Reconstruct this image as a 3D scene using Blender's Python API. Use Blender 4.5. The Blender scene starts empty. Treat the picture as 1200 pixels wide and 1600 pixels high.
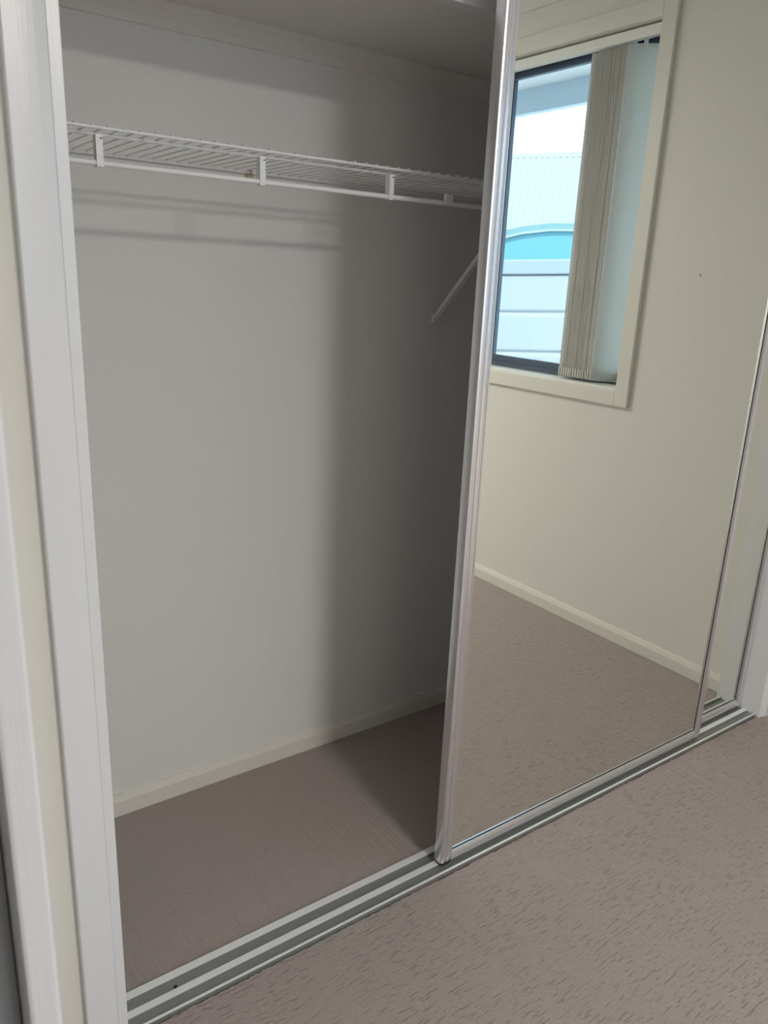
import bpy, bmesh, math, random
from mathutils import Vector, Matrix
random.seed(7)
S = bpy.context.scene
C = S.collection

# ------------------------------------------------------------------ camera
def look():
    f = 1217.0
    X = Vector((2362 - 600, 512 - 800, f)).normalized()          # world +X in camera pixels (right, down, forward)
    D = Vector((422 - 600, 4850 - 800, f)); D = (D - X * D.dot(X)).normalized()
    Y = X.cross(D)
    U = -D
    right = Vector((X[0], Y[0], U[0])); down = Vector((X[1], Y[1], U[1])); fwd = Vector((X[2], Y[2], U[2]))
    m = Matrix((right, -down, -fwd)).transposed().to_4x4()
    m.translation = Vector((0, 0, 1.5))
    return m
cd = bpy.data.cameras.new('camera')
cam = bpy.data.objects.new('camera', cd); C.objects.link(cam)
cam.matrix_world = look()
cd.sensor_fit = 'VERTICAL'; cd.sensor_height = 36; cd.sensor_width = 27
cd.lens = 1217 / 1600 * 36
cd.clip_start = 0.02
cd.dof.use_dof = True; cd.dof.focus_distance = 2.1; cd.dof.aperture_fstop = 10
S.camera = cam

# ------------------------------------------------------------------ light and exposure
S.view_settings.view_transform = 'Standard'; S.view_settings.look = 'None'
S.view_settings.gamma = 1; S.view_settings.use_curve_mapping = False
S.view_settings.exposure = 0.0
S.render.film_transparent = False
w = bpy.data.worlds.new('sky'); S.world = w; w.use_nodes = True
bg = w.node_tree.nodes['Background']
bg.inputs[0].default_value = (0.66, 0.85, 1.08, 1); bg.inputs[1].default_value = 3.3
S.cycles.max_bounces = 10; S.cycles.diffuse_bounces = 6; S.cycles.glossy_bounces = 6
S.cycles.transparent_max_bounces = 12; S.cycles.sample_clamp_indirect = 6

def light(name, kind, loc, energy, color=(1, 1, 1), **kw):
    d = bpy.data.lights.new(name, kind); o = bpy.data.objects.new(name, d); C.objects.link(o)
    o.location = loc; d.energy = energy; d.color = color
    rot = kw.pop('rot', None)
    if rot: o.rotation_euler = rot
    for k, v in kw.items(): setattr(d, k, v)
    return o
sun = light('sun', 'SUN', (0, 0, 8), 3.4, (1.0, .95, .86), angle=math.radians(.6))
sun.rotation_euler = Vector((.62, -.25, -.75)).to_track_quat('-Z', 'Y').to_euler()              # comes over our roof onto the neighbour's
p = light('window_portal', 'AREA', (2.90, -.47, 1.78), 1, size=1.9, size_y=1.4, shape='RECTANGLE', rot=(math.radians(90), 0, math.radians(90)))
p.data.cycles.is_portal = True
p = light('fill_window_portal', 'AREA', (1.1, -3.67, 1.78), 1, size=1.3, size_y=1.4, shape='RECTANGLE', rot=(math.radians(90), 0, 0))  # guides sky light through the added rear window
p.data.cycles.is_portal = True
light('room_lamp_light', 'AREA', (1.02, -1.60, 2.61), 66, (1.0, .93, .85), shape='DISK', size=.55)
light('hall_fill_light', 'POINT', (-.75, .2, 2.35), 1.2, (1.0, .86, .70), shadow_soft_size=.12)  # unseen lamp added to raise the indoor light from the hall side

# ------------------------------------------------------------------ materials
def mat(name, col, rough=.5, metal=0.0, spec=.5, bump=None, vary=None, emit=None, stretch=(1, 1, 1)):
    m = bpy.data.materials.new(name); m.use_nodes = True
    nt = m.node_tree; b = nt.nodes['Principled BSDF']
    b.inputs['Base Color'].default_value = (*col, 1); b.inputs['Roughness'].default_value = rough
    b.inputs['Metallic'].default_value = metal; b.inputs['Specular IOR Level'].default_value = spec
    tc = nt.nodes.new('ShaderNodeTexCoord'); mp = nt.nodes.new('ShaderNodeMapping')
    mp.inputs['Scale'].default_value = stretch
    nt.links.new(tc.outputs['Object'], mp.inputs[0])
    if vary:
        n = nt.nodes.new('ShaderNodeTexNoise'); n.inputs['Scale'].default_value = vary[0]; n.inputs['Detail'].default_value = 4
        nt.links.new(mp.outputs[0], n.inputs[0])
        r = nt.nodes.new('ShaderNodeMix'); r.data_type = 'RGBA'
        r.inputs[6].default_value = (*[c * (1 - vary[1]) for c in col], 1); r.inputs[7].default_value = (*[min(1, c * (1 + vary[1])) for c in col], 1)
        nt.links.new(n.outputs[0], r.inputs[0]); nt.links.new(r.outputs[2], b.inputs['Base Color'])
    if bump:
        n = nt.nodes.new('ShaderNodeTexNoise'); n.inputs['Scale'].default_value = bump[0]; n.inputs['Detail'].default_value = 3
        nt.links.new(mp.outputs[0], n.inputs[0])
        bp = nt.nodes.new('ShaderNodeBump'); bp.inputs['Strength'].default_value = bump[1]; bp.inputs['Distance'].default_value = bump[2]
        nt.links.new(n.outputs[0], bp.inputs['Height']); nt.links.new(bp.outputs[0], b.inputs['Normal'])
    if emit:
        b.inputs['Emission Color'].default_value = (*emit[0], 1); b.inputs['Emission Strength'].default_value = emit[1]
    return m

M = {}
M['paint'] = mat('wall_paint', (.745, .73, .69), .55, spec=.35, bump=(260, .12, .0006), vary=(1.3, .015))
M['robe_paint'] = mat('wardrobe_wall_paint', (.76, .755, .74), .6, spec=.3, bump=(260, .12, .0006), vary=(1.3, .02))
M['ceil'] = mat('ceiling_paint', (.74, .73, .69), .8, spec=.2, bump=(200, .08, .0004))
M['trim'] = mat('gloss_trim_paint', (.755, .765, .785), .30, spec=.6, bump=(30, .35, .0006), vary=(2, .01), stretch=(14, 14, .35))
M['skirt'] = mat('skirting_paint', (.735, .72, .665), .35, spec=.45, vary=(3, .01))
M['alu'] = mat('satin_aluminium', (.76, .76, .78), .3, .9)
M['alu_v'] = mat('satin_aluminium_upright', (.80, .79, .82), .24, .9)
M['track'] = mat('anodised_track_shaded', (.27, .285, .275), .42, .35, vary=(6, .04))  # groove and under-door shade put into the darker base colour
M['track_hi'] = mat('highlit_track_rib', (.84, .85, .86), .38, .15, vary=(9, .03))  # same aluminium as the base; window highlight put into the paler colour
M['seal'] = mat('dark_seal', (.02, .022, .024), .5)
M['rubber'] = mat('black_plastic', (.012, .012, .014), .4)
M['mirror'] = mat('mirror_silver', (.85, .875, .82), .0, 1.0)
M['white_wire'] = mat('white_coated_wire', (.82, .83, .84), .35, vary=(40, .02))
M['white_plastic'] = mat('white_plastic', (.82, .82, .80), .3)
M['brown_plastic'] = mat('beige_plug', (.42, .33, .22), .5)
M['frame'] = mat('grey_window_frame', (.070, .095, .135), .35, .35, vary=(8, .08))
M['reveal'] = mat('window_reveal_paint', (.80, .79, .75), .4, vary=(4, .01))
M['fabric'] = mat('grey_blind_fabric', (.80, .78, .755), .85, spec=.15, bump=(120, .4, .0005), vary=(60, .06), stretch=(3, 3, .4))
M['fabric_face'] = mat('cream_blind_fabric', (.74, .73, .68), .85, spec=.15, bump=(220, .25, .0004), vary=(30, .02))
def translucent(m, amt):
    nt = m.node_tree; b = nt.nodes['Principled BSDF']; out = [n for n in nt.nodes if n.type == 'OUTPUT_MATERIAL'][0]
    t = nt.nodes.new('ShaderNodeBsdfTranslucent'); t.inputs[0].default_value = b.inputs['Base Color'].default_value
    mx = nt.nodes.new('ShaderNodeMixShader'); mx.inputs[0].default_value = amt
    nt.links.new(b.outputs[0], mx.inputs[1]); nt.links.new(t.outputs[0], mx.inputs[2]); nt.links.new(mx.outputs[0], out.inputs[0])
translucent(M['fabric_face'], .42); translucent(M['fabric'], .15)
M['brick'] = mat('rendered_outer_wall', (.55, .52, .48), .9, vary=(8, .06))
M['soffit'] = mat('painted_soffit', (.90, .91, .92), .7, vary=(2, .02))
M['gutter'] = mat('blue_grey_gutter', (.66, .80, .94), .4, vary=(3, .02))
M['fence'] = mat('pale_steel_fence', (.40, .43, .45), .5, vary=(2, .02))
M['fence_cap'] = mat('fence_cap_steel', (.33, .38, .42), .45)
M['car'] = mat('light_blue_car_paint', (.24, .40, .42), .2, .1)
M['chrome'] = mat('car_trim', (.85, .88, .9), .15, .8)
M['tyre'] = mat('tyre_rubber', (.02, .02, .02), .8)
M['car_glass'] = mat('cyan_car_window', (.17, .42, .48), .25, .0, spec=.5)
M['roof'] = mat('pale_corrugated_steel', (.33, .33, .325), .45, .0, vary=(.6, .03))
M['ground'] = mat('concrete_ground', (.70, .69, .67), .9, vary=(5, .08), bump=(60, .3, .002))
M['screw'] = mat('dark_screw', (.04, .04, .04), .4, .6)
M['timber'] = mat('hall_floor_timber', (.20, .12, .07), .4, vary=(6, .2), stretch=(1, 8, 1))
M['diff'] = mat('lamp_diffuser', (.9, .88, .82), .4, emit=((1, .93, .83), 1.2))

def glass(name, tint):
    m = bpy.data.materials.new(name); m.use_nodes = True; nt = m.node_tree
    for n in list(nt.nodes):
        if n.type == 'BSDF_PRINCIPLED': nt.nodes.remove(n)
    out = [n for n in nt.nodes if n.type == 'OUTPUT_MATERIAL'][0]
    t = nt.nodes.new('ShaderNodeBsdfTransparent'); t.inputs[0].default_value = (*tint, 1)
    g = nt.nodes.new('ShaderNodeBsdfGlossy'); g.inputs['Roughness'].default_value = 0
    lw = nt.nodes.new('ShaderNodeLayerWeight'); lw.inputs[0].default_value = .5; fr = nt.nodes.new('ShaderNodeMath'); fr.operation = 'POWER'; fr.inputs[1].default_value = 4.0; nt.links.new(lw.outputs['Facing'], fr.inputs[0])
    mx = nt.nodes.new('ShaderNodeMixShader')
    nt.links.new(fr.outputs[0], mx.inputs[0]); nt.links.new(t.outputs[0], mx.inputs[1]); nt.links.new(g.outputs[0], mx.inputs[2])
    nt.links.new(mx.outputs[0], out.inputs[0]); return m
M['glass'] = glass('window_glass', (.93, .97, .97))

def carpet(name='dash_pile_carpet', k=1.0):
    m = bpy.data.materials.new(name); m.use_nodes = True; nt = m.node_tree; L = nt.links
    b = nt.nodes['Principled BSDF']; b.inputs['Roughness'].default_value = .95; b.inputs['Specular IOR Level'].default_value = .1
    tc = nt.nodes.new('ShaderNodeTexCoord')
    def noise(scale, st, det=2, rz=0.0):
        mp = nt.nodes.new('ShaderNodeMapping'); mp.inputs['Scale'].default_value = st; mp.inputs['Rotation'].default_value = (0, 0, rz)
        L.new(tc.outputs['Object'], mp.inputs[0])
        n = nt.nodes.new('ShaderNodeTexNoise'); n.inputs['Scale'].default_value = scale; n.inputs['Detail'].default_value = det
        L.new(mp.outputs[0], n.inputs[0]); return n.outputs[0]
    def ramp(v, a, c):
        r = nt.nodes.new('ShaderNodeMapRange'); r.inputs[1].default_value = a; r.inputs[2].default_value = c
        r.interpolation_type = 'SMOOTHSTEP'; L.new(v, r.inputs[0]); return r.outputs[0]
    def math_(op, a, c):
        n = nt.nodes.new('ShaderNodeMath'); n.operation = op
        for i, v in enumerate((a, c)):
            if isinstance(v, (int, float)): n.inputs[i].default_value = v
            else: L.new(v, n.inputs[i])
        return n.outputs[0]
    dash = ramp(noise(1, (27, 175, 1), 1.2, .05), .57, .68)      # cut dashes, long way along the wardrobe
    fibre = noise(420, (1, 1, 1), 2)
    soft = noise(2.2, (1, 1, 1), 2)
    mask = ramp(noise(6, (1, 1, 1), 1), .15, .60)
    dash = math_('MULTIPLY', dash, mask)
    c1 = nt.nodes.new('ShaderNodeMix'); c1.data_type = 'RGBA'
    c1.inputs[6].default_value = (.375, .322, .305, 1); c1.inputs[7].default_value = (.405, .350, .332, 1); L.new(soft, c1.inputs[0])
    c2 = nt.nodes.new('ShaderNodeMix'); c2.data_type = 'RGBA'
    c2.inputs[7].default_value = (.25, .212, .198, 1); L.new(c1.outputs[2], c2.inputs[6]); L.new(math_('MULTIPLY', dash, .50 * k), c2.inputs[0])
    c3 = nt.nodes.new('ShaderNodeMix'); c3.data_type = 'RGBA'; c3.blend_type = 'MULTIPLY'
    c3.inputs[0].default_value = .25; L.new(c2.outputs[2], c3.inputs[6]); L.new(ramp(fibre, .2, .6), c3.inputs[7])
    L.new(c3.outputs[2], b.inputs['Base Color'])
    h = math_('SUBTRACT', math_('MULTIPLY', fibre, .10), math_('MULTIPLY', dash, .8 * k))
    bp = nt.nodes.new('ShaderNodeBump'); bp.inputs['Strength'].default_value = .55; bp.inputs['Distance'].default_value = .004
    L.new(h, bp.inputs['Height']); L.new(bp.outputs[0], b.inputs['Normal'])
    return m
M['carpet'] = carpet()
M['carpet_in'] = carpet('smoother_carpet_inside_wardrobe', .25)

# ------------------------------------------------------------------ helpers
def obj(name, bm, m, parent=None, smooth=False, loc=None):
    me = bpy.data.meshes.new(name)
    bmesh.ops.recalc_face_normals(bm, faces=bm.faces)
    bm.to_mesh(me); bm.free()
    me.materials.append(M[m] if isinstance(m, str) else m)
    if smooth:
        for f in me.polygons: f.use_smooth = True
        try: me.set_sharp_from_angle(angle=math.radians(35))
        except Exception: pass
    o = bpy.data.objects.new(name, me); C.objects.link(o)
    if parent:
        o.parent = parent; o.matrix_parent_inverse = Matrix.Translation(parent.location).inverted() if parent.type == 'EMPTY' and False else Matrix()
    if loc: o.location = loc
    return o
def thing(name, label, cat, loc=(0, 0, 0), group=None):
    o = bpy.data.objects.new(name, None); C.objects.link(o); o.location = loc; o.empty_display_size = .1
    o['label'] = label; o['category'] = cat
    if group: o['group'] = group
    return o
def tag(o, label, cat, group=None):
    o['label'] = label; o['category'] = cat
    if group: o['group'] = group
    return o
def struct(name, bm, m, parent=None, label=None, smooth=False):
    o = obj(name, bm, m, parent, smooth)
    if not parent: o['kind'] = 'structure'
    if label: o['label'] = label
    return o
def box(bm, x0, x1, y0, y1, z0, z1, bev=0.0):
    r = bmesh.ops.create_cube(bm, size=1)
    for v in r['verts']:
        v.co = Vector(((x0 + x1) / 2 + v.co.x * (x1 - x0), (y0 + y1) / 2 + v.co.y * (y1 - y0), (z0 + z1) / 2 + v.co.z * (z1 - z0)))
    if bev:
        es = list({e for v in r['verts'] for e in v.link_edges})
        bmesh.ops.bevel(bm, geom=es, offset=bev, segments=2, affect='EDGES', profile=.6)
    return bm
def B(*a, **k):
    return box(bmesh.new(), *a, **k)
def prism(bm, prof, axis, a, b):
    """prof = 2D points; axis 'x': (y,z) 'y': (x,z) 'z': (x,y); extruded from a to b"""
    def P(p, t):
        return {'x': (t, p[0], p[1]), 'y': (p[0], t, p[1]), 'z': (p[0], p[1], t)}[axis]
    v0 = [bm.verts.new(P(p, a)) for p in prof]; v1 = [bm.verts.new(P(p, b)) for p in prof]
    n = len(prof)
    for i in range(n): bm.faces.new((v0[i], v0[(i + 1) % n], v1[(i + 1) % n], v1[i]))
    bm.faces.new(v0); bm.faces.new(v1[::-1]); return bm
def PR(prof, axis, a, b): return prism(bmesh.new(), prof, axis, a, b)
def tube(bm, p0, p1, r, seg=8, r2=None):
    p0 = Vector(p0); p1 = Vector(p1); d = p1 - p0
    m = Matrix.Translation((p0 + p1) / 2) @ d.to_track_quat('Z', 'Y').to_matrix().to_4x4()
    bmesh.ops.create_cone(bm, cap_ends=True, segments=seg, radius1=r, radius2=r if r2 is None else r2, depth=d.length, matrix=m)
    return bm
def T(*a, **k): return tube(bmesh.new(), *a, **k)
def arc(cx, cy, r, a0, a1, n):
    return [(cx + r * math.cos(math.radians(a0 + (a1 - a0) * i / n)), cy + r * math.sin(math.radians(a0 + (a1 - a0) * i / n))) for i in range(n + 1)]

YM = 1.281           # front door's mirror face; the photograph's reflections are measured about it
XL, XR = .061, 2.705 # side walls
YF, YB = -3.60, 1.945
CEIL = 2.70; RC = 2.065
DH = 2.335          # height of the door opening
WY0, WY1, WZ0, WZ1 = -1.40, .468, 1.095, 2.465     # window opening in the right wall
# ------------------------------------------------------------------ setting: floor, walls, ceiling
def ragged(x0, x1, y0, y1, jag):
    bm = bmesh.new(); n = int((x1 - x0) / .006); top = []; bot = []
    ya, yb = (y0, y1) if jag == y1 else (y1, y0)
    for i in range(n + 1):
        x = x0 + (x1 - x0) * i / n; j = jag + random.uniform(-.0014, .0014) + .0008 * math.sin(x * 31)
        top.append((bm.verts.new((x, ya, 0)), bm.verts.new((x, j, -.0005 + random.uniform(-.001, .0006))), bm.verts.new((x, j, -.014))))
    for a, b_ in zip(top, top[1:]):
        bm.faces.new((a[0], b_[0], b_[1], a[1])); bm.faces.new((a[1], b_[1], b_[2], a[2]))
    return bm
fl = struct('floor', ragged(XL - .12, XR, YF, 1.247, 1.247), 'carpet')
fl2 = struct('floor', ragged(XL - .12, XR, 1.3535, YB, 1.3535), 'carpet_in')
bm = B(-1.4, XR, YF, YB, -.10, -.012); struct('floor', bm, 'ground')
struct('floor', B(-1.3, XL - .12, YF, YB, -.012, -.001), 'timber')
struct('wall_back', B(-.1, XR + .1, YB, YB + .1, -.1, CEIL), 'robe_paint')
struct('wall_front', (lambda b: (box(b, -1.4, .45, YF - .1, YF, -.1, CEIL), box(b, 1.75, XR, YF - .1, YF, -.1, CEIL), box(b, .45, 1.75, YF - .1, YF, -.1, WZ0), box(b, .45, 1.75, YF - .1, YF, WZ1, CEIL), b)[-1])(bmesh.new()), 'paint')
def rwall(b, x0, x1):
    box(b, x0, x1, YF - .1, WY0, -.1, CEIL); box(b, x0, x1, WY1, YB + .1, -.1, CEIL)
    box(b, x0, x1, WY0, WY1, -.1, WZ0); box(b, x0, x1, WY0, WY1, WZ1, CEIL); return b
struct('wall_right', rwall(bmesh.new(), XR, XR + .09), 'paint')
struct('wall_right', rwall(bmesh.new(), XR + .14, XR + .25), 'brick', label='rendered outer skin of the window wall')
DY0, DY1 = -.36, .50           # bedroom doorway in the left wall: the camera stands in it
b = bmesh.new(); box(b, XL - .11, XL, DY1 + .062, YB, -.01, CEIL); box(b, XL - .11, XL, YF, DY0, -.01, CEIL); box(b, XL - .11, XL, DY0, DY1, 2.06, CEIL)
struct('wall_left', b, 'paint')
b = bmesh.new(); box(b, XL, .306, 1.25, 1.36, -.01, CEIL); box(b, .306, XR, 1.25, 1.36, DH + .018, CEIL); box(b, 2.672, XR, 1.25, 1.36, -.01, DH + .018)
struct('wall_middle', b, 'paint')
struct('ceiling', B(-1.4, XR, YF, 1.25, CEIL, CEIL + .1), 'ceil')
struct('ceiling', B(XL, XR, 1.44, YB, RC, RC + .03), 'ceil')
struct('trim_10', B(XL, XR, 1.405, 1.44, 2.043, DH + .25, bev=.004), 'trim')
# hall behind the doorway
b = bmesh.new(); box(b, -1.4, -1.3, YF, YB, -.01, CEIL); box(b, -1.3, XL - .11, YB, YB + .1, -.01, CEIL)
struct('wall_hall', b, 'paint')
# cornices
cor = [(0, 0), (0, -.045), (-.006, -.045), (-.014, -.030), (-.030, -.014), (-.045, -.006), (-.045, 0)]
struct('trim_1', PR([(YB + p[0], RC + p[1]) for p in cor], 'x', XL, XR), 'ceil')
cor2 = [(p[0] * 1.5, p[1] * 1.5) for p in cor]
struct('trim_2', PR([(XR + p[0], CEIL + p[1]) for p in cor2], 'y', YF, 1.25), 'ceil')
struct('trim_3', PR([(1.25 + p[0], CEIL + p[1]) for p in cor2], 'x', XL, XR), 'ceil')
# baseboards with a splayed top
sk = [(0, 0), (-.013, 0), (-.013, .046), (-.006, .066), (0, .067)]
struct('baseboard_back', PR([(YB + p[0], p[1]) for p in sk], 'x', XL, XR), 'skirt')
struct('baseboard_right', PR([(XR + p[0], p[1]) for p in sk], 'y', YF, 1.235), 'skirt')
struct('baseboard_front', PR([(YF - p[0], p[1]) for p in sk], 'x', XL, XR), 'skirt')
b = bmesh.new(); prism(b, [(XL - p[0], p[1]) for p in sk], 'y', YF, DY0 - .06); prism(b, [(XL - p[0], p[1]) for p in sk], 'y', DY1 + .06, 1.25)
prism(b, [(XL - p[0], p[1]) for p in sk], 'y', 1.36, YB)
struct('baseboard_left', b, 'skirt')
struct('baseboard_wardrobe_right', PR([(XR + p[0], p[1]) for p in sk], 'y', 1.36, YB), 'skirt')
# wardrobe opening: lining and splayed architraves
struct('trim_4', B(.306, .324, 1.238, 1.372, -.01, DH + .018, bev=.0012), 'trim')
struct('trim_5', B(2.655, 2.673, 1.238, 1.372, -.01, DH + .018, bev=.0012), 'trim')
struct('trim_6', B(.324, 2.655, 1.238, 1.372, DH, DH + .018), 'trim')
arcL = [(.2475, 1.2505), (.2475, 1.234), (.2495, 1.2322), (.287, 1.2322), (.291, 1.2332), (.3215, 1.2455), (.3225, 1.2470), (.3225, 1.2505)]
struct('trim_7', PR(arcL, 'z', -.005, DH + .076), 'trim', smooth=True)
arcR = [(2.657, 1.2505), (2.657, 1.2465), (2.659, 1.2445), (2.678, 1.2325), (2.700, 1.2318), (2.704, 1.234), (2.704, 1.2505)]
struct('trim_8', PR(arcR, 'z', -.005, DH + .076), 'trim', smooth=True)
struct('trim_9', PR([(1.2505, DH + .080), (1.234, DH + .080), (1.2322, DH + .078), (1.2322, DH + .044), (1.2405, DH + .015), (1.2505, DH + .015)], 'x', .30, 2.70), 'trim')
# bedroom doorway: lining set back in the wall, architrave standing proud on the room face
d1 = thing('door_1', 'x', 'x'); del d1['label']; del d1['category']; d1['kind'] = 'structure'; d1.location = (0, 0, 0)
b = bmesh.new(); box(b, XL - .115, XL - .001, DY1 + .045, DY1 + .063, 0, 2.06); box(b, XL - .115, XL - .001, DY0 - .018, DY0, 0, 2.06); box(b, XL - .115, XL, DY0, DY1 + .06, 2.042, 2.06)
obj('lining', b, 'trim', d1)
for ya, yb in ((DY1, DY1 + .067), (DY0 - .067, DY0)):
    obj('architrave', B(XL, XL + .0220, ya, yb, 0, 2.11, bev=.003), 'trim', d1)
obj('architrave', B(XL, XL + .0220, DY0, DY1, 2.045, 2.11, bev=.003), 'trim', d1)
# ------------------------------------------------------------------ window_1 in the right wall
wd = thing('window_1', 'x', 'x'); del wd['label']; del wd['category']; wd['kind'] = 'structure'
X0 = XR
b = bmesh.new(); fx = X0 + .095
box(b, X0 - .002, fx, WY1 - .0005, WY1 + .012, WZ0 - .01, WZ1 + .01); box(b, X0 - .002, fx, WY0 - .012, WY0, WZ0 - .01, WZ1 + .01)
box(b, X0 - .002, fx, WY0, WY1, WZ1 - .0005, WZ1 + .012)
obj('reveal', b, 'reveal', wd)
obj('sill', B(X0 - .004, fx + .01, WY0, WY1, WZ0 - .012, WZ0 + .004, bev=.002), 'reveal', wd)
ax = X0 - .018
obj('architrave', B(ax, X0, WY1, WY1 + .063, WZ0 - .069, WZ1 + .065, bev=.003), 'skirt', wd)
obj('architrave', B(ax, X0, WY0 - .063, WY0, WZ0 - .069, WZ1 + .065, bev=.003), 'skirt', wd)
obj('architrave', B(ax, X0, WY0, WY1, WZ1, WZ1 + .065, bev=.003), 'skirt', wd)
obj('architrave', B(ax, X0, WY0, WY1, WZ0 - .069, WZ0 - .004, bev=.003), 'skirt', wd)
# aluminium outer frame, fixed sash and sliding sash
b = bmesh.new(); fx0, fx1 = X0 + .09, X0 + .15
box(b, fx0, fx1, WY0, WY1, WZ0 + .002, WZ0 + .028); box(b, fx0, fx1, WY0, WY1, WZ1 - .03, WZ1)
box(b, fx0, fx1, WY0, WY0 + .022, WZ0, WZ1); box(b, fx0, fx1, WY1 - .022, WY1, WZ0, WZ1)
obj('frame', b, 'frame', wd)
ym = -.437
def sash(y0, y1, xs):
    b = bmesh.new(); z0, z1 = WZ0 + .026, WZ1 - .026
    box(b, xs, xs + .024, y0, y1, z0, z0 + .032, bev=.002); box(b, xs, xs + .024, y0, y1, z1 - .034, z1, bev=.002)
    box(b, xs, xs + .024, y0, y0 + .034, z0, z1, bev=.002); box(b, xs, xs + .024, y1 - .034, y1, z0, z1, bev=.002)
    s = obj('sash', b, 'frame', wd)
    obj('pane', B(xs + .010, xs + .014, y0 + .03, y1 - .03, z0 + .03, z1 - .03), 'glass', s)
sash(ym - .034, WY1 - .02, fx0 + .004); sash(WY0 + .02, ym + .002, fx0 + .032)
# fill_window behind the camera: unseen, added to bring in more daylight
w2 = thing('fill_window', 'x', 'x'); del w2['label']; del w2['category']; w2['kind'] = 'structure'
b = bmesh.new()
for a in ((.45, .48, WZ0, WZ1), (1.72, 1.75, WZ0, WZ1), (.48, 1.72, WZ0, WZ0 + .05), (.48, 1.72, WZ1 - .05, WZ1), (1.08, 1.12, WZ0, WZ1)):
    box(b, a[0], a[1], YF - .08, YF - .03, a[2], a[3])
obj('frame', b, 'frame', w2)
obj('pane', B(.47, 1.73, YF - .058, YF - .054, WZ0 + .04, WZ1 - .04), 'glass', w2)
b = bmesh.new()
for a in ((.385, .45, WZ0 - .065, WZ1 + .065), (1.75, 1.815, WZ0 - .065, WZ1 + .065), (.45, 1.75, WZ0 - .065, WZ0), (.45, 1.75, WZ1, WZ1 + .065)):
    box(b, a[0], a[1], YF, YF + .018, a[2], a[3])
obj('architrave', b, 'skirt', w2)
# nail mark on the right wall
b = bmesh.new(); bmesh.ops.create_uvsphere(b, u_segments=10, v_segments=6, radius=.005, matrix=Matrix.Translation((XR, 2 * YM - 1.79, 1.559)) @ Matrix.Diagonal((.4, 1, 1, 1)))
nm = obj('wall_plug', b, mat('filler', (.42, .40, .35), .6), None, True); tag(nm, 'small grey filled nail hole in the cream wall, seen in the mirror', 'wall plug')

# ------------------------------------------------------------------ vertical blind pushed to the wardrobe end of the window
vb = thing('vertical_blind', 'grey fabric vertical blind stacked open at the right of the reflected window', 'blind')
hz0, hz1 = 2.418, 2.456
b = bmesh.new(); bx0 = X0 + .012
box(b, bx0, bx0 + .004, WY0 + .005, WY1 - .004, hz0, hz1, bev=.001)
box(b, bx0 + .004, bx0 + .045, WY0 + .005, WY1 - .004, hz1 - .006, hz1)
box(b, bx0 + .041, bx0 + .045, WY0 + .005, WY1 - .004, hz0 + .006, hz1)
obj('headrail', b, 'white_plastic', vb)
b = bmesh.new(); box(b, bx0 + .004, bx0 + .040, WY1 - .026, WY1 - .014, hz0 + .002, hz0 + .014, bev=.002); box(b, bx0 + .004, bx0 + .04, WY1 - .026, WY1 - .014, hz0 + .022, hz0 + .030, bev=.002)
obj('rail_end', b, 'white_plastic', vb)
NS = 15; ys0, ys1 = 2 * YM - 2.445, 2 * YM - 2.252     # real y of the stack
def slat_bm(seed):
    rnd = random.Random(seed); bm = bmesh.new(); cols = 7; ph = rnd.uniform(0, 6); vs = []
    zs = [1.110, 1.132, 1.150, 1.165, 1.5, 1.9, 2.3, 2.410]
    for k, z in enumerate(zs):
        row = []
        for i in range(cols):
            x = -.0445 + .089 * i / (cols - 1)
            y = .0012 * math.sin(x * 40 + ph) + .0008 * math.sin(z * 4 + ph) + (.0016 if k in (1,) else 0)
            row.append(bm.verts.new((x, y, z - 1.76)))
        vs.append(row)
    for a, c in zip(vs, vs[1:]):
        for i in range(cols - 1): bm.faces.new((a[i], a[i + 1], c[i + 1], c[i]))
    g = bmesh.ops.solidify(bm, geom=bm.faces[:], thickness=.0022)
    if seed < NS - 1: box(bm, -.0449, .0449, -.0026, .0026, 1.115 - 1.76, 1.150 - 1.76)
    return bm
first = None
for i in range(NS):
    y = ys0 + (ys1 - ys0) * i / (NS - 1)
    last = i == NS - 1
    s = obj('slat', slat_bm(i), 'fabric_face' if last else 'fabric', vb, True)
    s.location = (X0 + .062, y, 1.76)
    s.rotation_euler = (0, 0, math.radians(random.uniform(-1.6, 1.6)))
    if last:
        s.rotation_euler = (0, 0, math.radians(47)); s.location = (X0 + .056, y + .040, 1.76); s.scale = (1.34, 1, 1)
    if last: s['label'] = 'cream flat face of the nearest slat'
    obj('hanger', B(-.006, .006, -.0015, .0015, .640, .700), 'white_plastic', s)
# bead chain with its weight
b = bmesh.new(); cy = WY1 - .012
for k in range(150):
    z = 2.40 - k * .0071
    bmesh.ops.create_icosphere(b, subdivisions=1, radius=.0022, matrix=Matrix.Translation((X0 + .004 - .004, cy + .0035 * math.sin(k * .02), z)))
ch = obj('bead_chain', b, 'white_plastic', vb, True); ch['kind'] = 'stuff'
obj('chain_weight', T((X0, cy, 1.345), (X0, cy, 1.318), .006, 10, r2=.008), 'white_plastic', vb, True)

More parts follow.
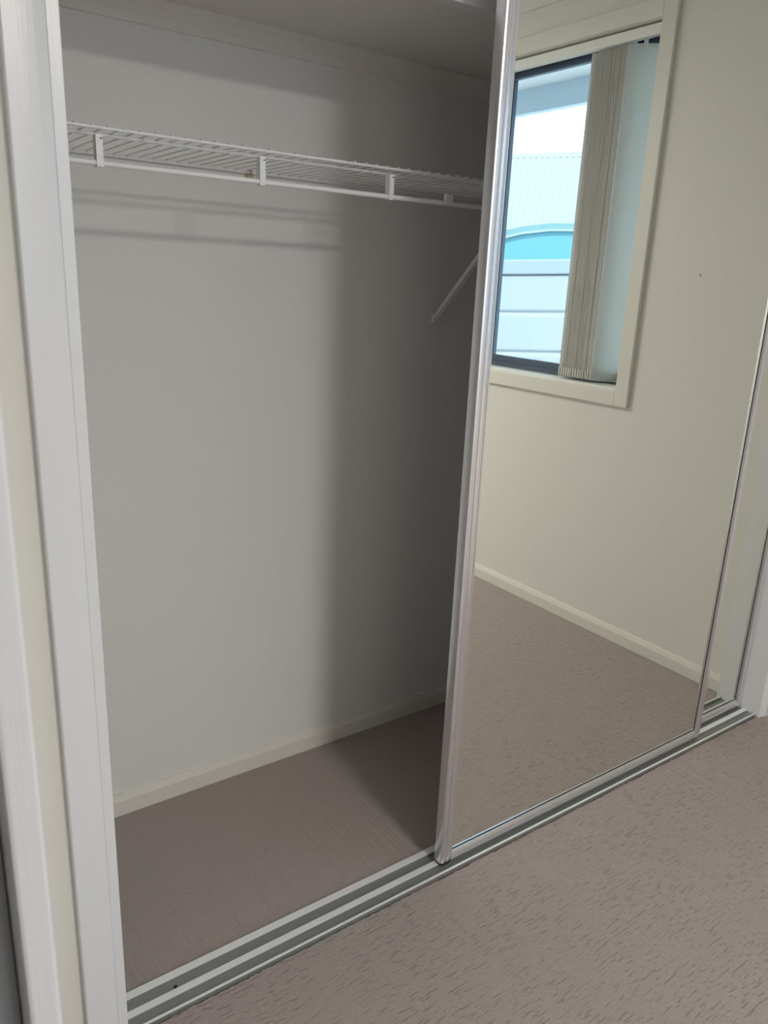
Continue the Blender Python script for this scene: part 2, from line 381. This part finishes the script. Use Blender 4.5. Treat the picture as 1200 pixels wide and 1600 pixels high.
# ------------------------------------------------------------------ bottom track
tr = thing('door_track', 'silver aluminium double sliding track set in the carpet along the wardrobe opening', 'track', (0, 0, 0))
base = [(1.2510, -.012), (1.2510, .0095), (1.2555, .0100), (1.2565, .0030), (1.2830, .0030), (1.2830, .0075), (1.3010, .0075), (1.3010, .0030),
        (1.3270, .0030), (1.3270, .0085), (1.3475, .0085), (1.3475, -.012)]
obj('base', PR(base, 'x', .324, 2.655), 'track', tr)
obj('front_lip', B(.324, 2.655, 1.2502, 1.2560, .0090, .0115, bev=.0010), 'track_hi', tr)
obj('rib', B(.3245, 2.6545, 1.2835, 1.3005, .0076, .0100, bev=.0012), 'track_hi', tr)
obj('rib', B(.3245, 2.6545, 1.3275, 1.3470, .0086, .0105, bev=.0012), 'track_hi', tr)
obj('screw', T((.447, 1.309, .002), (.447, 1.309, .0052), .0042, 10), 'screw', tr)
# head track
ht = thing('head_track', 'silver aluminium top track fixed under the wardrobe lintel above the sliding doors', 'track', (0, 0, 0))
obj('top_plate', B(.326, 2.653, 1.252, 1.352, DH - .006, DH), 'alu', ht)
obj('fascia', B(.326, 2.653, 1.250, 1.253, DH - .038, DH - .001), 'alu', ht)
obj('divider', B(.326, 2.653, 1.304, 1.3065, DH - .050, DH - .006, bev=.0004), M['track_hi'], ht)
obj('rear_fin', B(.326, 2.653, 1.349, 1.352, DH - .038, DH - .006), 'alu', ht)

# ------------------------------------------------------------------ mirror doors
def door(x0, x1, yf, label, group=None, handle=True):
    z0, z1 = .0135, DH - .018
    t = thing('mirror_door', label, 'mirror door', (0, 0, 0))
    ym_ = yf + .011                                    # mirror face
    wl, wr = .037, .022
    def upright(x0_, x1_, big, flip=False):
        w_ = x1_ - x0_; yb = yf + .028
        if big:      # handle profile: rounded nose, two flutes
            pts = [(0, 0.028), (0, .004), (.0012, .0012), (.004, -.0005), (.009, -.0012), (.0125, -.0002), (.0135, .0016), (.0150, .0016), (.0165, -.0006),
                   (.0235, -.0016), (.0290, -.0002), (.0300, .0018), (.0315, .0018), (.0328, .0002), (.0352, 0), (w_, .0012), (w_, .028)]
        else:
            pts = [(0, .028), (0, .010), (0.0015, .0012), (.004, 0), (w_ - .002, 0), (w_, .002), (w_, .028)]
        if flip: pts = [(w_ - p[0], p[1]) for p in pts]
        return PR([(x0_ + p[0], yf + p[1]) for p in pts], 'z', z0 + (.006 if big else .0), z1)
    obj('stile', upright(x0, x0 + wl, True), 'alu_v', t, True)
    obj('stile', upright(x1 - wr, x1, False), 'alu_v', t, True)
    prof = [(yf + .028, z0), (yf + .0015, z0), (yf, z0 + .002), (yf, z0 + .018), (yf + .0012, z0 + .0215), (yf + .004, z0 + .028), (yf + .0105, z0 + .0285), (yf + .028, z0 + .0285)]
    obj('rail', PR(prof, 'x', x0 + wl, x1 - wr), 'alu', t, True)
    prof = [(p[0], z1 - (p[1] - z0)) for p in prof]
    obj('rail', PR(prof, 'x', x0 + wl, x1 - wr), 'alu', t, True)
    mx0, mx1, mz0, mz1 = x0 + wl + .0005, x1 - wr - .0005, z0 + .029, z1 - .029
    obj('mirror', B(mx0, mx1, ym_, ym_ + .004, mz0, mz1), 'mirror', t)
    obj('backing', B(mx0, mx1, ym_ + .0042, ym_ + .012, mz0, mz1), 'white_plastic', t)
    b = bmesh.new(); s = .0012
    box(b, mx0, mx1, ym_ - .0012, ym_ - .0001, mz0, mz0 + s); box(b, mx0, mx1, ym_ - .0012, ym_ - .0001, mz1 - s, mz1)
    box(b, mx1 - s, mx1, ym_ - .0012, ym_ - .0001, mz0 + s, mz1 - s)
    obj('seal', b, 'seal', t)
    for xx in (x0 + .004, x1 - .09):
        obj('roller_guide', B(xx, xx + .05, yf + .0105, yf + .0245, z0 - .0028, z0 + .010, bev=.0012), 'rubber', t)
    if handle:
        obj('end_cap', PR([(x0 + .001, yf + .025), (x0 + .001, yf + .004), (x0 + .006, yf), (x0 + .030, yf), (x0 + .034, yf + .004), (x0 + .034, yf + .025)], 'z', z0 - .0005, z0 + .006), 'rubber', t)
    return t
door(1.160, 2.325, 1.270, 'front sliding mirror door with wide silver handle stile, reflecting the window')
door(1.490, 2.6525, 1.313, 'rear sliding mirror door, mostly behind the front one, beside the right jamb')

# ------------------------------------------------------------------ wire shelf
ws = thing('wire_shelf', 'white coated wire shelf with hanging rail on the wardrobe back wall', 'shelf', (0, 0, 0))
sx0, sx1 = XL + .004, XR - .004
obj('front_wire', T((sx0, 1.578, 1.7405), (sx1, 1.578, 1.7405), .0031, 10), 'white_wire', ws, True)
obj('under_wire', T((sx0, 1.650, 1.7385), (sx1, 1.650, 1.7385), .0030, 8), 'white_wire', ws, True)
obj('back_wire', T((sx0, 1.935, 1.7395), (sx1, 1.935, 1.7395), .0030, 8), 'white_wire', ws, True)
obj('hanging_rail', T((sx0, 1.580, 1.6805), (sx1, 1.580, 1.6805), .0054, 14), 'white_wire', ws, True)
cw = None; x = .425 - 11 * .030
k = 0
while x < sx1:
    if cw is None:
        b = bmesh.new(); tube(b, (0, 1.5735, 1.7445), (0, 1.938, 1.7445), .0016, 6)
        cw = obj('cross_wire', b, 'white_wire', ws, True); o = cw
    else:
        o = cw.copy(); C.objects.link(o); o.parent = ws
    o.location = (x, 0, 0); x += .030
def tie(x, zt=1.7300):
    b = bmesh.new()
    box(b, x - .0062, x + .0062, 1.5725, 1.5742, 1.6745, zt - .002)            # front strap
    box(b, x - .0062, x - .0048, 1.5742, 1.5900, 1.6745, zt - .002)            # returns
    box(b, x + .0048, x + .0062, 1.5742, 1.5900, 1.6745, zt - .002)
    prism(b, [(1.5735, 1.6748), (1.5865, 1.6748), (1.5865, 1.6735), (1.5735, 1.6735)], 'x', x - .0062, x + .0062)
    t_ = obj('tie', b, 'white_wire', ws)
    obj('screw', T((x + .003, 1.5722, zt - .008), (x + .003, 1.5727, zt - .008), .0018, 8), 'screw', t_)
for x in (.466, .796, 1.125, 1.455, 1.785, 2.115, 2.445): tie(x)
obj('clip', B(1.312, 1.336, 1.60, 1.612, 1.684, 1.706, bev=.003), 'white_plastic', ws)
# diagonal brace: pressed steel strap from a wall foot up to the front wire
for bx in (1.573,):
    p0 = Vector((bx, 1.9405, 1.385)); p1 = Vector((bx, 1.5850, 1.7375)); d = (p1 - p0).normalized(); n = Vector((0, -d.z, d.y)) if False else Vector((0, d.z, -d.y))
    b = bmesh.new(); hw = .0080
    for s0, s1, lo, hi in ((-hw, hw, -.0055, .0055),):
        vs = [bm_ for bm_ in ()]
        q = []
        for base_ in (p0, p1):
            for xx, hh in ((s0, lo), (s1, lo), (s1, hi), (s0, hi)): q.append(b.verts.new(base_ + Vector((xx, 0, 0)) + n * (-hh)))
        for f in ((0, 1, 2, 3), (7, 6, 5, 4), (0, 4, 5, 1), (1, 5, 6, 2), (2, 6, 7, 3), (3, 7, 4, 0)): b.faces.new([q[i] for i in f])
    br = obj('brace', b, 'white_wire', ws)
    foot = B(bx - .010, bx + .010, 1.9415, 1.9450, 1.372, 1.404, bev=.001)
    box(foot, bx - .010, bx - .008, 1.930, 1.9415, 1.376, 1.400); box(foot, bx + .008, bx + .010, 1.930, 1.9415, 1.376, 1.400)
    obj('foot', foot, 'white_wire', br)
    obj('screw', T((bx, 1.9415, 1.379), (bx, 1.937, 1.379), .005, 10), 'white_plastic', br, True)
# wall clip left behind under the shelf
b = B(.936, .954, 1.936, 1.9448, 1.722, 1.736, bev=.002); box(b, .941, .949, 1.932, 1.937, 1.735, 1.748, bev=.001)
tag(obj('wall_clip', b, 'brown_plastic'), 'small brown plastic clip on the wardrobe back wall under the shelf', 'wall clip')

# ------------------------------------------------------------------ lamps (out of frame)
cl = thing('ceiling_light', 'round white ceiling light in the middle of the room', 'ceiling light', (1.02, -1.60, CEIL))
obj('base', T((0, 0, 0), (0, 0, -.03), .19, 32), 'white_plastic', cl, True)
obj('diffuser', T((0, 0, -.03), (0, 0, -.075), .13, 32, r2=.175), 'diff', cl, True)
hl = thing('ceiling_light', 'round white ceiling light added as unseen fill in the hall outside the doorway', 'ceiling light', (-.75, .2, CEIL))  # fixture made up to go with the added hall fill light
obj('base', T((0, 0, 0), (0, 0, -.03), .15, 24), 'white_plastic', hl, True)
obj('diffuser', T((0, 0, -.03), (0, 0, -.07), .10, 24, r2=.14), 'diff', hl, True)

# ------------------------------------------------------------------ outside the window
g = B(XR + .25, 26, -26, 12, -.5, -.25); struct('ground', g, 'ground')
g = B(-20, XR + .25, -26, YF - .12, -.5, -.25); struct('ground', g, 'ground')
# our own eave: soffit, fascia and gutter, parallel to the window wall
struct('roof_eave', B(XR + .25, 3.44, -9, 4, 2.552, 2.565), 'soffit')
gt = thing('gutter', 'pale blue gutter and fascia under the eave outside the window', 'gutter')
obj('fascia', B(3.44, 3.46, -9, 4, 2.425, 2.60), 'gutter', gt)
obj('trough', PR([(3.46, 2.56), (3.46, 2.44), (3.55, 2.44), (3.575, 2.48), (3.575, 2.56)], 'y', -9, 4), 'gutter', gt)
struct('roof', (lambda b: (box(b, -2.5, 3.44, -3.2, 4, 2.86, 2.92), b)[-1])(bmesh.new()), 'soffit')

# frame of reference of what stands opposite: u runs along the fence, v away from the window
u2 = Vector((-.6285, -.7778, 0)); v2 = Vector((.7778, -.6285, 0))
def place(o, cx, cy, tilt=0.0):
    # local x = along u, local y = away
    m = Matrix(((u2.x, v2.x, 0), (u2.y, v2.y, 0), (0, 0, 1))).to_4x4()
    o.matrix_world = Matrix.Translation((cx, cy, 0)) @ m @ Matrix.Rotation(tilt, 4, 'Y')
    return o
# fence at 9 m from the virtual eye
fc = thing('steel_fence', 'pale blue horizontal steel panel fence outside the window below the car roof', 'fence')
place(fc, 6.40, 2 * YM - 6.32, math.radians(2.6))
panel = [(.030, 0), (.030, .02), (.008, .035), (.004, .05), (0, .20), (-.004, .36), (-.006, .395), (.022, .405), (.030, .43), (.045, .43), (.045, 0)]
for zt in (1.62, 1.19, .76, .33):
    obj('panel', PR([(p[0], zt - .43 + p[1]) for p in panel], 'x', -3.0, 3.0), 'fence', fc)
obj('cap_rail', B(-3.0, 3.0, -.03, .06, 1.605, 1.755, bev=.012), 'fence_cap', fc)
for px_ in (-3.0, -1.6, 1.6, 3.0):
    obj('post', B(px_ - .03, px_ + .03, .046, .10, -.30, 1.70, bev=.004), 'fence_cap', fc)
# parked car behind the fence, side on
car = thing('parked_car', 'light blue car roof and cyan side windows showing above the fence, in the mirror', 'car')
place(car, 7.55, 2 * YM - 7.30, 0)
roofline = [(-3.3, 1.45), (-3.1, 1.75), (-2.6, 2.10), (-2.0, 2.205), (-1.2, 2.245), (-.5, 2.25), (-.1, 2.245), (.25, 2.20), (.6, 2.11), (1.0, 1.93), (1.45, 1.62)]
def loft(prof, z0, y0, y1):
    return PR(prof + [(prof[-1][0], z0), (prof[0][0], z0)], 'y', y0, y1)
b = loft([(-3.45, .9), (-3.4, 1.35), (-3.3, 1.5), (1.35, 1.5), (2.0, 1.42), (2.35, 1.2), (2.4, .9)], .30, 0, 1.8)
bmesh.ops.bevel(b, geom=[e for e in b.edges], offset=.05, segments=2, affect='EDGES')
obj('body', b, 'car', car, True)
band = [(p[0], p[1]) for p in roofline] + [(p[0] * .985, p[1] - .070) for p in roofline[::-1]]
obj('roof_edge', PR(band, 'y', .10, 1.70), 'car', car, True)
gl = [(p[0] * .98, p[1] - .075) for p in roofline]
obj('side_window', PR(gl + [(1.3, 1.42), (-3.2, 1.42)], 'y', .14, 1.66), 'car_glass', car, True)
rim = [(p[0] * .985, p[1] - .068) for p in roofline] + [(p[0] * .98, p[1] - .092) for p in roofline[::-1]]
obj('window_trim', PR(rim, 'y', .095, .14), 'chrome', car, True)
for wx in (-2.5, 1.5):
    for wy in (.02, 1.60):
        wh = obj('wheel', T((wx, wy, .10), (wx, wy + .2, .10), .35, 24), 'tyre', car, True)
        obj('hub', T((wx, wy - .005, .10), (wx, wy + .205, .10), .19, 16), 'chrome', wh, True)
# neighbour's shed with corrugated roof
sh = thing('neighbour_shed', 'sunlit white corrugated steel roof of a shed behind the car', 'shed')
place(sh, 9.85, 2 * YM - 9.80, math.radians(1.2))
b = bmesh.new(); n = 900; rows = []
for i in range(n + 1):
    xx = -5 + 10 * i / n; h = .012 * math.sin(xx / .10 * 2 * math.pi)
    rows.append((b.verts.new((xx, -.9, 2.30 + h)), b.verts.new((xx, .6, 3.61 + h)), b.verts.new((xx, 2.1, 2.30 + h))))
for a, c in zip(rows, rows[1:]):
    b.faces.new((a[0], c[0], c[1], a[1])); b.faces.new((a[1], c[1], c[2], a[2]))
obj('roof_sheet', b, 'roof', sh, True)
obj('ridge_flashing', PR([(.52, 3.54), (.6, 3.625), (.68, 3.54), (.6, 3.61)], 'x', -5, 5), 'fence_cap', sh)
obj('wall', B(-4.8, 4.8, -.6, 1.8, -.3, 2.38), 'fence', sh)
bpy.context.view_layer.update()
